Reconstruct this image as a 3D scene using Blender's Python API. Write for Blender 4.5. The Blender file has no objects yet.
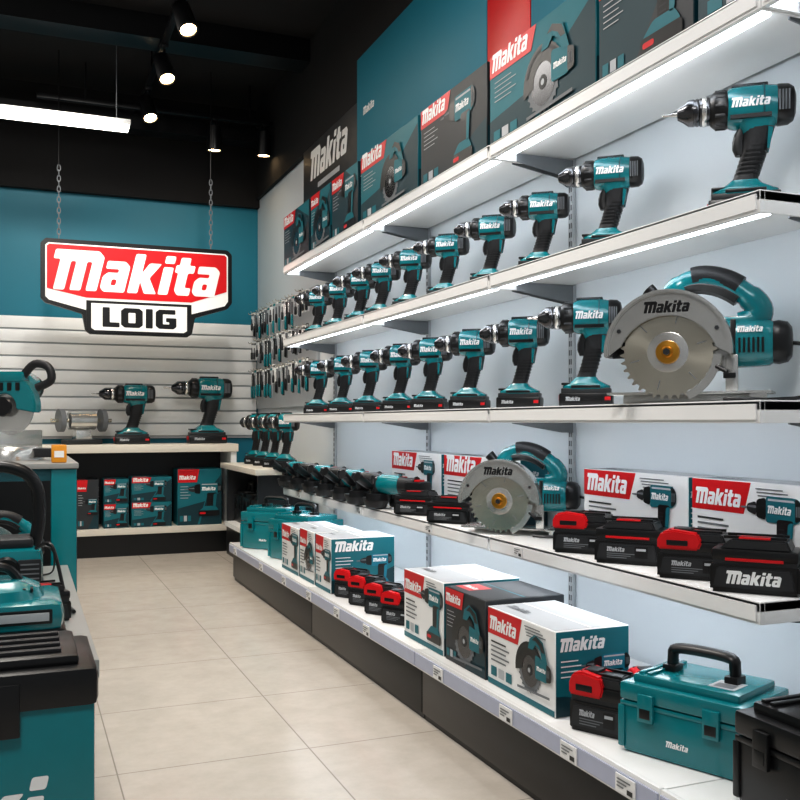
import bpy, bmesh, math, random
from mathutils import Vector, Matrix
random.seed(4)
sc=bpy.context.scene; COL=sc.collection
H=0.92; F=928.0; TH=math.atan(380/928.0); CT=math.cos(TH); ST=math.sin(TH); K=F/CT
def Yp(px,X): return (K*X/(px-20)-ST*X)/CT
# ---------------- materials
def s2l(c): return tuple(((v/255)/12.92 if v/255<=0.04045 else ((v/255+0.055)/1.055)**2.4) for v in c)
MATS={}
def mat(name,rgb,rough=0.5,metal=0.0,emis=0.0,var=0.06,scale=30,bump=0.0,coat=0.0,aniso=0.0):
    m=bpy.data.materials.new(name); m.use_nodes=True; nt=m.node_tree; b=nt.nodes['Principled BSDF']
    c=s2l(rgb); b.inputs['Roughness'].default_value=rough; b.inputs['Metallic'].default_value=metal
    b.inputs['Coat Weight'].default_value=coat; b.inputs['Coat Roughness'].default_value=0.12
    if aniso>0:
        b.inputs['Anisotropic'].default_value=aniso; t=nt.nodes.new('ShaderNodeTangent'); t.direction_type='RADIAL'; t.axis='Y'; nt.links.new(t.outputs[0],b.inputs['Tangent'])
    if emis>0:
        b.inputs['Base Color'].default_value=(*c,1); b.inputs['Emission Color'].default_value=(*c,1); b.inputs['Emission Strength'].default_value=emis
    else:
        tc=nt.nodes.new('ShaderNodeTexCoord'); n=nt.nodes.new('ShaderNodeTexNoise'); n.inputs['Scale'].default_value=scale; n.inputs['Detail'].default_value=3
        r=nt.nodes.new('ShaderNodeValToRGB')
        r.color_ramp.elements[0].color=(*[v*(1-var) for v in c],1); r.color_ramp.elements[1].color=(*[min(1,v*(1+var)) for v in c],1)
        nt.links.new(tc.outputs['Object'],n.inputs['Vector']); nt.links.new(n.outputs['Fac'],r.inputs['Fac']); nt.links.new(r.outputs['Color'],b.inputs['Base Color'])
        if bump>0:
            bp=nt.nodes.new('ShaderNodeBump'); bp.inputs['Strength'].default_value=bump; bp.inputs['Distance'].default_value=0.002
            nt.links.new(n.outputs['Fac'],bp.inputs['Height']); nt.links.new(bp.outputs['Normal'],b.inputs['Normal'])
    MATS[name]=m; return m
mat('teal',(0,120,128),0.25,coat=0.5)
mat('teal_dark',(0,78,88),0.4)
mat('teal_wall',(8,120,142),0.5,var=0.04,scale=3)
mat('teal_print',(4,106,118),0.45)
mat('teal_deep',(6,52,62),0.45)
mat('black',(15,16,18),0.33,var=0.15)
mat('rubber',(26,27,30),0.5,var=0.15,bump=0.3,scale=300)
mat('dark',(38,40,43),0.42)
mat('ceiling',(13,12,13),0.85)
mat('red',(205,16,26),0.35)
mat('white',(238,240,240),0.4,var=0.02)
mat('shelf',(238,239,239),0.26,var=0.01)
mat('wallwhite',(213,219,223),0.5,var=0.02,scale=2)
mat('wallgrey',(200,202,203),0.6,var=0.03,scale=2)
mat('cream',(216,211,200),0.35,var=0.03)
mat('greytop',(150,152,150),0.35,var=0.03)
mat('steel',(230,224,208),0.2,metal=0.93,aniso=0.8)
mat('silver',(216,216,213),0.22,metal=0.8)
mat('chrome_dark',(92,93,96),0.2,metal=0.95)
mat('grey',(112,116,120),0.5)
mat('lightgrey',(178,182,186),0.5)
mat('brass',(206,150,58),0.28,metal=0.9)
mat('yellow',(222,150,36),0.5)
mat('rail',(176,182,202),0.35)
mat('print_white',(234,235,235),0.38,var=0.02)
mat('panel_grey',(44,48,52),0.45)
mat('led',(242,248,255),emis=7.0)
mat('tube',(255,250,240),emis=8.0)
mat('bulb',(255,214,160),emis=28.0)
def floor_mat():
    m=bpy.data.materials.new('floor_tiles'); m.use_nodes=True; nt=m.node_tree; b=nt.nodes['Principled BSDF']
    tc=nt.nodes.new('ShaderNodeTexCoord'); mp=nt.nodes.new('ShaderNodeMapping'); mp.inputs['Location'].default_value=(-0.235,-2.52,0)
    br=nt.nodes.new('ShaderNodeTexBrick'); br.offset=0; br.squash=1
    for k,v in (('Scale',1),('Mortar Size',0.0025),('Mortar Smooth',0.5),('Brick Width',0.52),('Row Height',0.54)): br.inputs[k].default_value=v
    br.inputs['Mortar'].default_value=(*s2l((158,151,142)),1)
    n=nt.nodes.new('ShaderNodeTexNoise'); n.inputs['Scale'].default_value=9; n.inputs['Detail'].default_value=10; n.inputs['Roughness'].default_value=0.7
    r=nt.nodes.new('ShaderNodeValToRGB'); r.color_ramp.elements[0].position=0.25; r.color_ramp.elements[1].position=0.75
    r.color_ramp.elements[0].color=(*s2l((190,183,173)),1); r.color_ramp.elements[1].color=(*s2l((208,201,192)),1)
    L=nt.links.new
    L(tc.outputs['Object'],mp.inputs['Vector']); L(mp.outputs['Vector'],br.inputs['Vector']); L(tc.outputs['Object'],n.inputs['Vector'])
    L(n.outputs['Fac'],r.inputs['Fac']); L(r.outputs['Color'],br.inputs['Color1']); L(r.outputs['Color'],br.inputs['Color2']); L(br.outputs['Color'],b.inputs['Base Color'])
    bp=nt.nodes.new('ShaderNodeBump'); bp.inputs['Strength'].default_value=0.3; bp.inputs['Distance'].default_value=0.001; bp.invert=True
    L(br.outputs['Fac'],bp.inputs['Height']); L(bp.outputs['Normal'],b.inputs['Normal'])
    b.inputs['Roughness'].default_value=0.2
    MATS['floor']=m
floor_mat()
# ---------------- geometry helpers
def rbox(x0,x1,y0,y1,z0,z1,bev=0.0,seg=2):
    bm=bmesh.new(); bmesh.ops.create_cube(bm,size=1)
    for v in bm.verts: v.co=Vector(((x0+x1)/2+v.co.x*(x1-x0),(y0+y1)/2+v.co.y*(y1-y0),(z0+z1)/2+v.co.z*(z1-z0)))
    if bev>0: bmesh.ops.bevel(bm,geom=bm.edges[:],offset=bev,segments=seg,affect='EDGES',profile=0.6)
    bm.verts.index_update(); o=([v.co.copy() for v in bm.verts],[[v.index for v in f.verts] for f in bm.faces]); bm.free(); return o
def loftr(rings,cap=True,closed=False):
    n=len(rings[0]); vs=[p for r in rings for p in r]; fs=[]
    m=len(rings)
    for i in range(m if closed else m-1):
        j=(i+1)%m
        for k in range(n):
            fs.append([i*n+k,i*n+(k+1)%n,j*n+(k+1)%n,j*n+k])
    if cap and not closed: fs.append(list(range(n))[::-1]); fs.append([(m-1)*n+k for k in range(n)])
    return vs,fs
def sgn(v): return 1 if v>=0 else -1
def ring(c,U,V,a,b,n=2.0,seg=20):
    out=[]
    for k in range(seg):
        t=2*math.pi*(k+0.5)/seg; cs,sn=math.cos(t),math.sin(t)
        out.append(Vector(c)+U*(a*sgn(cs)*abs(cs)**(2/n))+V*(b*sgn(sn)*abs(sn)**(2/n)))
    return out
EX,EY,EZ=Vector((1,0,0)),Vector((0,1,0)),Vector((0,0,1))
def lathe(origin,axis,prof,seg=20,sq=(1,1),n=2.0):
    ax={'x':EX,'y':EY,'z':EZ}[axis]; U,V={'x':(EY,EZ),'y':(EX,EZ),'z':(EX,EY)}[axis]
    return loftr([ring(Vector(origin)+ax*p,U,V,r*sq[0],r*sq[1],n,seg) for p,r in prof])
def column(secs,n=3.0,seg=20):  # (z,cx,cy,hx,hy)
    return loftr([ring((cx,cy,z),EX,EY,hx,hy,n,seg) for z,cx,cy,hx,hy in secs])
def tube(pts,r,seg=10,closed=False,flat=1.0,cap=True):
    pts=[Vector(p) for p in pts]; N=len(pts); rings=[]; up=None
    for i in range(N):
        if closed: t=(pts[(i+1)%N]-pts[i-1]).normalized()
        else: t=(pts[min(i+1,N-1)]-pts[max(i-1,0)]).normalized()
        if up is None: up=t.orthogonal().normalized() if abs(t.y)>0.9 else EY-t*(EY.dot(t))
        up=(up-t*up.dot(t)).normalized(); s=t.cross(up).normalized()
        rr=r[i] if isinstance(r,(list,tuple)) else r
        rings.append([pts[i]+up*(rr*flat*math.cos(2*math.pi*k/seg))+s*(rr*math.sin(2*math.pi*k/seg)) for k in range(seg)])
    return loftr(rings,cap,closed)
def spline(pts,n=6,closed=False):
    pts=[Vector(p) for p in pts]; N=len(pts); out=[]
    for i in range(N if closed else N-1):
        g=lambda k:(pts[k%N] if closed else pts[max(0,min(N-1,k))])
        p0,p1,p2,p3=g(i-1),g(i),g(i+1),g(i+2)
        for j in range(n):
            t=j/n; out.append(0.5*((2*p1)+(p2-p0)*t+(2*p0-5*p1+4*p2-p3)*t*t+(3*p1-p0-3*p2+p3)*t**3))
    if not closed: out.append(pts[-1])
    return out
def prism(poly,y0,y1,bev=0.0):  # poly in XZ, extruded along Y
    bm=bmesh.new(); a=[bm.verts.new((x,y0,z)) for x,z in poly]; f=bm.faces.new(a)
    r=bmesh.ops.extrude_face_region(bm,geom=[f])
    for v in r['geom']:
        if isinstance(v,bmesh.types.BMVert): v.co.y=y1
    bmesh.ops.recalc_face_normals(bm,faces=bm.faces[:])
    if bev>0: bmesh.ops.bevel(bm,geom=[e for e in bm.edges if e.calc_face_angle(0)>0.6],offset=bev,segments=2,affect='EDGES')
    bm.verts.index_update(); o=([v.co.copy() for v in bm.verts],[[v.index for v in f.verts] for f in bm.faces]); bm.free(); return o
def arc(cx,cz,r,a0,a1,n=16): return [(cx+r*math.cos(math.radians(a0+(a1-a0)*i/n)),cz+r*math.sin(math.radians(a0+(a1-a0)*i/n))) for i in range(n+1)]
class B:
    def __init__(s): s.v=[];s.f=[];s.m=[];s.mats=[]
    def add(s,g,m,M=None):
        vs,fs=g; o=len(s.v)
        if m not in s.mats: s.mats.append(m)
        i=s.mats.index(m)
        s.v+=[(M@Vector(p)) if M is not None else Vector(p) for p in vs]
        s.f+=[[o+k for k in f] for f in fs]; s.m+=[i]*len(fs); return s
    def mesh(s,name,recalc=True):
        me=bpy.data.meshes.new(name); me.from_pydata([tuple(v) for v in s.v],[],s.f)
        for m in s.mats: me.materials.append(MATS[m])
        me.polygons.foreach_set('material_index',s.m); me.polygons.foreach_set('use_smooth',[True]*len(s.f))
        if recalc:
            bm=bmesh.new(); bm.from_mesh(me); bmesh.ops.recalc_face_normals(bm,faces=bm.faces[:]); bm.to_mesh(me); bm.free()
        me.set_sharp_from_angle(angle=math.radians(38)); me.update(); return me
# lettering
def curve2d(cu):
    ob=bpy.data.objects.new('t',cu); COL.objects.link(ob); dg=bpy.context.evaluated_depsgraph_get(); dg.update()
    me=bpy.data.meshes.new_from_object(ob.evaluated_get(dg))
    vs=[(v.co.x,v.co.y) for v in me.vertices]; fs=[list(p.vertices) for p in me.polygons]
    bpy.data.objects.remove(ob); bpy.data.meshes.remove(me); bpy.data.curves.remove(cu); return vs,fs
def norm(vs):
    x0=min(v[0] for v in vs);x1=max(v[0] for v in vs);y0=min(v[1] for v in vs); w=x1-x0
    return [((x-x0)/w,(y-y0)/w) for x,y in vs]
def roundpoly(p,r,seg=3):
    out=[];N=len(p)
    for i in range(N):
        a,b,c=Vector(p[i-1]),Vector(p[i]),Vector(p[(i+1)%N])
        d1=(a-b);d2=(c-b); rr=min(r,d1.length*.45,d2.length*.45); s=b+d1.normalized()*rr; e=b+d2.normalized()*rr
        for k in range(seg+1):
            t=k/seg; q=s*(1-t)**2+b*(2*t*(1-t))+e*t*t; out.append((q.x,q.y))
    return out
def glyphs(items,shear,r,sy=1.0):
    cu=bpy.data.curves.new('t','CURVE'); cu.dimensions='2D'; cu.fill_mode='BOTH'
    for ox,pl in items:
        for pts in pl:
            q=roundpoly([(ox+x,y) for x,y in pts],r); q=[(x+shear*y,y*sy) for x,y in q]
            sp=cu.splines.new('POLY'); sp.points.add(len(q)-1)
            for k,(x,y) in enumerate(q): sp.points[k].co=(x,y,0,1)
            sp.use_cyclic_u=True
    v,f=curve2d(cu); return norm(v),f
gM=[[(-.16,1.0),(1.06,1.0),(1.24,.86),(1.24,0),(.93,0),(.93,.72),(.79,.72),(.79,0),(.48,0),(.48,.72),(.34,.72),(.34,0),(.03,0),(.03,.76),(-.16,.76)]]
ga=[[(.04,.78),(.56,.78),(.72,.66),(.72,0),(.12,0),(0,.1),(0,.38),(.12,.49),(.42,.49),(.42,.58),(.04,.58)],[(.28,.32),(.42,.32),(.42,.17),(.28,.17)]]
gk=[[(0,1),(.30,1),(.30,.52),(.46,.78),(.82,.78),(.55,.40),(.85,0),(.49,0),(.30,.30),(.30,0),(0,0)]]
gi=[[(0,.71),(.30,.71),(.30,0),(0,0)],[(0,1.0),(.30,1.0),(.30,.80),(0,.80)]]
gt=[[(.1,.98),(.40,.98),(.40,.78),(.58,.78),(.58,.58),(.40,.58),(.40,.20),(.58,.20),(.58,0),(.22,0),(.1,.12),(.1,.58),(0,.58),(0,.78),(.1,.78)]]
LOGO=glyphs([(0,gM),(1.31,ga),(2.11,gk),(3.00,gi),(3.36,gt),(4.0,ga)],.28,.05,1.25)
MAKI=glyphs([(0,gM),(1.31,ga),(2.11,gk),(3.00,gi)],.28,.05,1.25)
gL=[[(0,1),(.28,1),(.28,.24),(.66,.24),(.66,0),(0,0)]]
gO=[[(.14,1),(.72,1),(.86,.86),(.86,.14),(.72,0),(.14,0),(0,.14),(0,.86)],[(.29,.76),(.57,.76),(.57,.24),(.29,.24)]]
gI=[[(0,1),(.28,1),(.28,0),(0,0)]]
gG=[[(.14,1),(.80,1),(.80,.76),(.29,.76),(.29,.24),(.55,.24),(.55,.36),(.42,.36),(.42,.57),(.84,.57),(.84,.12),(.72,0),(.14,0),(0,.14),(0,.86)]]
LOIG=glyphs([(0,gL),(.72,gO),(1.70,gI),(2.10,gG)],0,.04,1.0)
def place2d(b,t,m,O,U,V,N,u,v,w,layer,hs=1.0):
    vs=[O+U*(u+x*w)+V*(v+y*w*hs)+N*(0.0007*(layer+1)) for x,y in t[0]]; b.add((vs,t[1]),m)
def poly(b,pts,m,O,U,V,N,layer):
    b.add(([O+U*x+V*y+N*(0.0007*(layer+1)) for x,y in pts],[list(range(len(pts)))]),m)
def rect(x0,y0,x1,y1): return [(x0,y0),(x1,y0),(x1,y1),(x0,y1)]
def art_drill(b,fr,cx,cy,s,L=2,body='teal_print'):
    T=lambda pts:[(cx+x*s,cy+y*s) for x,y in pts]
    P=lambda pts,m,l: poly(b,roundpoly(T(pts),.05*s),m,*fr,l)
    P([(-.14,.14),(.40,.16),(.5,.24),(.5,.42),(.42,.5),(-.14,.5)],body,L)
    P([(-.10,.44),(.38,.44),(.36,.47),(-.10,.47)],'lightgrey',L+1)
    P([(.38,.17),(.5,.24),(.5,.42),(.42,.49),(.38,.49)],'black',L+1)
    for k in range(3): P([(.40+.03*k,.26),(.415+.03*k,.26),(.415+.03*k,.40),(.40+.03*k,.40)],'grey',L+2)
    P([(-.32,.20),(-.14,.17),(-.14,.48),(-.32,.44)],'black',L)
    P([(-.50,.27),(-.32,.22),(-.32,.42),(-.50,.37)],'dark',L)
    P([(-.48,.33),(-.32,.32),(-.32,.36),(-.48,.35)],'grey',L+1)
    P([(-.62,.31),(-.50,.30),(-.50,.34),(-.62,.33)],'grey',L)
    P([(.06,.2),(.36,.2),(.30,-.25),(.06,-.25)],'black',L+1)
    P([(.26,.16),(.36,.18),(.32,-.22),(.24,-.22)],body,L+2)
    for k in range(5): P([(.09,-.18+.06*k),(.20,-.18+.06*k),(.20,-.16+.06*k),(.09,-.16+.06*k)],'dark',L+2)
    P([(-.18,-.34),(.42,-.34),(.32,-.20),(0,-.20)],body,L+2)
    P([(-.2,-.5),(.44,-.5),(.44,-.33),(-.2,-.33)],'black',L+3)
    P([(-.16,-.44),(.02,-.44),(.02,-.38),(-.16,-.38)],'red',L+4)
    place2d(b,LOGO,'white',*fr,cx-.10*s,cy+.27*s,.42*s,L+2)
def art_saw(b,fr,cx,cy,s,L=2,body='teal_print'):
    T=lambda pts:[(cx+x*s,cy+y*s) for x,y in pts]
    teeth=[]
    for i in range(24):
        teeth+=[arc(-.15,-.1,.34,i*15,i*15,1)[0],arc(-.15,-.1,.38,i*15+3,i*15+3,1)[0],arc(-.15,-.1,.345,i*15+10,i*15+10,1)[0]]
    poly(b,T(teeth),'grey',*fr,L)
    poly(b,T(arc(-.15,-.1,.27,0,360,22)[:-1]),'chrome_dark',*fr,L+1)
    poly(b,T(arc(-.15,-.1,.46,-10,190,16)+arc(-.15,-.08,.22,190,-10,12)),'black',*fr,L+2)
    poly(b,T(arc(-.15,-.1,.42,20,160,12)+arc(-.15,-.08,.36,160,20,12)),'dark',*fr,L+3)
    poly(b,T(arc(-.15,-.1,.09,0,360,10)[:-1]),'dark',*fr,L+2)
    poly(b,T(arc(-.15,-.1,.04,0,360,10)[:-1]),'lightgrey',*fr,L+3)
    poly(b,roundpoly(T([(.05,-.18),(.42,-.18),(.42,.14),(.05,.2)]),.05*s),body,*fr,L+4)
    poly(b,roundpoly(T([(.40,-.17),(.54,-.14),(.54,.08),(.40,.13)]),.04*s),'black',*fr,L+5)
    for k in range(3): poly(b,T(rect(.42+.03*k,-.08,.435+.03*k,.04)),'grey',*fr,L+6)
    poly(b,T([(-.17,.26),(-.12,.42),(.05,.52),(.3,.44),(.44,.12),(.28,.12),(.22,.28),(.08,.36),(-.02,.26)]),body,*fr,L+5)
    poly(b,T([(-.04,.42),(.08,.50),(.28,.42),(.36,.28),(.26,.28),(.20,.36),(.08,.42)]),'black',*fr,L+6)
    poly(b,T([(-.52,-.46),(.5,-.42),(.5,-.38),(-.52,-.42)]),'grey',*fr,L+5)
    place2d(b,LOGO,'white',*fr,cx+.1*s,cy-.04*s,.28*s,L+5)
# ---------------- instancing
def inst(name,parts,loc,rot=0.0,scale=1.0,label='',cat='',group=None):
    e=bpy.data.objects.new(name,None); e.empty_display_size=0.05; COL.objects.link(e)
    e.location=loc; e.rotation_euler=(0,0,rot); e.scale=(scale,)*3 if not isinstance(scale,(tuple,list)) else scale
    e['label']=label; e['category']=cat
    if group: e['group']=group
    def addp(ps,par):
        for p in ps:
            o=bpy.data.objects.new(p[0],p[1]); COL.objects.link(o); o.parent=par
            if len(p)>2 and p[2]: o['label']=p[2]
            if len(p)>3 and p[3]: addp(p[3],o)
    addp(parts,e); return e
def single(name,me,loc=(0,0,0),rot=0.0,label='',cat='',group=None,kind=None,scale=1.0):
    o=bpy.data.objects.new(name,me); COL.objects.link(o); o.location=loc; o.rotation_euler=(0,0,rot); o.scale=(scale,)*3
    if label:o['label']=label
    if cat:o['category']=cat
    if group:o['group']=group
    if kind:o['kind']=kind
    return o
def structure(name,x0,x1,y0,y1,z0,z1,m,label=''):
    return single(name,B().add(rbox(x0,x1,y0,y1,z0,z1),m).mesh(name),kind='structure',label=label,cat=name.split('_')[0])
# ---------------- room
XW=1.70; YB=7.05; ZC=3.3
structure('floor',-3.6,1.9,-2.5,YB+.1,-.1,0,'floor','pale beige stone tile floor with thin grout lines')
structure('ceiling',-3.6,1.9,-2.5,YB+.1,ZC,ZC+.1,'ceiling','matte black painted ceiling')
structure('wall_back',-3.6,XW,YB,YB+.1,0,ZC,'teal_wall','deep teal painted wall')
structure('wall_right',XW,XW+.1,-2.5,YB+.1,0,ZC,'wallwhite','pale blue-white wall behind the shelving')
structure('wall_left',-3.7,-3.6,-2.5,YB+.1,0,ZC,'wallgrey','light grey wall')
structure('trim_1',-3.6,XW-.001,YB-.06,YB-.001,2.56,ZC,'ceiling','black bulkhead above the teal wall')
structure('trim_2',XW-.03,XW-.001,-2.5,YB-.06,2.62,ZC,'ceiling','black bulkhead above the shelving wall')
structure('trim_3',-3.6,XW-.03,5.55,5.75,ZC-.14,ZC,'black','black steel ceiling beam')
structure('trim_4',-3.6,XW-.03,3.9,4.02,ZC-.08,ZC,'black','black steel ceiling beam')
structure('trim_5',-3.6,XW-.03,6.6,6.75,ZC-.36,ZC-.26,'black','black ceiling duct')
structure('baseboard_back',-3.6,XW-.001,YB-.02,YB,0,.1,'black','black baseboard')
def flatpanel(name,y0,y1,z0,z1,m,label,cat,text=None,th=.03):
    b=B(); b.add(rbox(-th,0,0,y1-y0,z0,z1,.003),m)
    if text:
        O=Vector((-th,y1-y0,0)); place2d(b,LOGO,'white',O,-EY,EZ,-EX,text[0],text[1],text[2],1)
        if len(text)>3:
            poly(b,rect(text[0]+.15,text[1]-.07,text[0]+text[2]*.8,text[1]-.04),'lightgrey',O,-EY,EZ,-EX,1)
    return single(name,b.mesh(name),(XW-.031 if z1>2.62 else XW-.002,y0,0),0,label,cat)
flatpanel('wall_banner_panel',3.135,4.60,2.2,2.82,'teal_wall','teal wall header panel with small white brand lettering','wall panel',(.10,2.50,.16))
flatpanel('wall_banner_panel',2.81,3.13,2.2,2.82,'red','red wall header panel above the shelving','wall panel')
flatpanel('wall_banner_panel',.3,2.805,2.2,2.82,'teal_wall','teal wall header panel above the shelving','wall panel')
flatpanel('brand_sign_panel',4.62,5.66,2.20,2.62,'panel_grey','dark grey wall sign with white slanted lettering','sign',(.16,2.40,.70,1),.04)
b=B(); z=.82
b.add(rbox(-3.4,XW-.02,YB-.025,YB-.002,.8,1.60),'lightgrey')
while z<1.58:
    b.add(rbox(-3.4,XW-.02,YB-.04,YB-.024,z,z+.083,.004),'white'); z+=.095
single('slatwall_panel',b.mesh('slatwall_panel'),label='white horizontal slatwall panel on the teal wall',cat='wall panel')
# ---------------- shelving
XF=1.386
joints=[.27,1.46,2.63,3.80,5.13]
tops={1:1.805,2:1.392,3:.965,4:.555}
def board_parts(L,led=True):
    b=B(); b.add(rbox(XF,XW-.014,.002,L-.002,-.022,0,.002),'shelf'); b.add(rbox(XF,XF+.014,.002,L-.002,-.047,-.001,.002),'shelf')
    b.add(rbox(XF-.004,XF,.01,L-.01,-.040,-.008),'shelf')
    for yy in (.002,L-.010): b.add(rbox(XF+.012,XW-.014,yy,yy+.008,-.047,-.002,.001),'shelf')
    ps=[('shelf_panel',b.mesh('shelf_panel'))]
    if led:
        s=B().add(rbox(XF+.020,XF+.058,.03,L-.03,-.043,-.024,.004),'led'); ps.append(('light_strip',s.mesh('light_strip'),'glowing white light strip'))
    for yy in (.014,L-.018):
        br=B(); vs,fs=prism([(XF+.09,-.023),(XW-.014,-.023),(XW-.014,-.08),(XW-.035,-.08),(XF+.09,-.050)],yy,yy+.004)
        br.add((vs,fs),'grey'); ps.append(('bracket',br.mesh('bracket'),'grey steel bracket'))
    return ps
for si in (1,2,3,4):
    for j in range(4):
        if j==0 and si!=1: continue
        inst('shelf_board',board_parts(joints[j+1]-joints[j]),(0,joints[j],tops[si]),0,1,'white metal shelf board with a light strip beneath' ,'shelf','white metal shelf boards along the wall')
for jy in joints[1:]:
    b=B(); b.add(rbox(XW-.013,XW-.001,jy-.014,jy+.014,.22,2.15,.001),'lightgrey')
    z=.3
    while z<2.12:
        b.add(rbox(XW-.0140,XW-.0132,jy-.007,jy-.003,z,z+.018),'black'); b.add(rbox(XW-.0140,XW-.0132,jy+.003,jy+.007,z,z+.018),'black'); z+=.03
    single('shelf_upright',b.mesh('shelf_upright'),label='slotted grey steel shelving upright on the wall',cat='shelf upright',group='slotted uprights')
XB=1.13; ZB=.218
bj=[.27,1.45,2.63,3.80,5.38]
for j in range(4):
    L=bj[j+1]-bj[j]
    deck=B().add(rbox(XB+.012,XW-.014,.002,L-.002,ZB-.03,ZB,.002),'shelf')
    rail=B().add(rbox(XB,XB+.012,.002,L-.002,ZB-.055,ZB+.002,.002),'shelf').add(rbox(XB-.004,XB,.004,L-.004,ZB-.048,ZB-.008),'rail')
    pl=B().add(rbox(XB+.03,XW-.014,.003,L-.003,0,ZB-.031),'black').add(rbox(XB+.02,XB+.03,.003,L-.003,.02,ZB-.05,.003),'black')
    inst('base_shelf_unit',[('deck',deck.mesh('deck')),('price_rail',rail.mesh('price_rail'),'pale lilac price rail'),('plinth',pl.mesh('plinth'),'black plinth')],(0,bj[j],0),0,1,'low white shelf unit with black plinth and price rail','shelf','base shelf units along the aisle')
def tagmesh(w,h):
    b=B().add(rbox(-.003,0,-w/2,w/2,-h/2,h/2),'print_white'); fr=(Vector((-.003,w/2,-h/2)),-EY,EZ,-EX)
    for k,(a,c) in enumerate(((.1,.8),(.1,.6),(.1,.45))):
        poly(b,rect(w*a,h*(.72-.2*k),w*c,h*(.8-.2*k)),'grey',*fr,1)
    poly(b,rect(w*.62,h*.12,w*.9,h*.4),'black',*fr,1)
    return b.mesh('price_tag')
tg=tagmesh(.065,.036); tg2=tagmesh(.05,.03)
for px in (236,262,285,310,338,368,440,508,571,628):
    single('price_tag',tg,(XB-.0045,Yp(px,XB),ZB-.029),0,'small white price tag on the base shelf rail','price tag','price tags')
for px in (300,360,430,520): single('price_tag',tg2,(XF-.0045,Yp(px,XF),tops[4]-.024),0,'small white price tag on a shelf edge','price tag','price tags')
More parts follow.
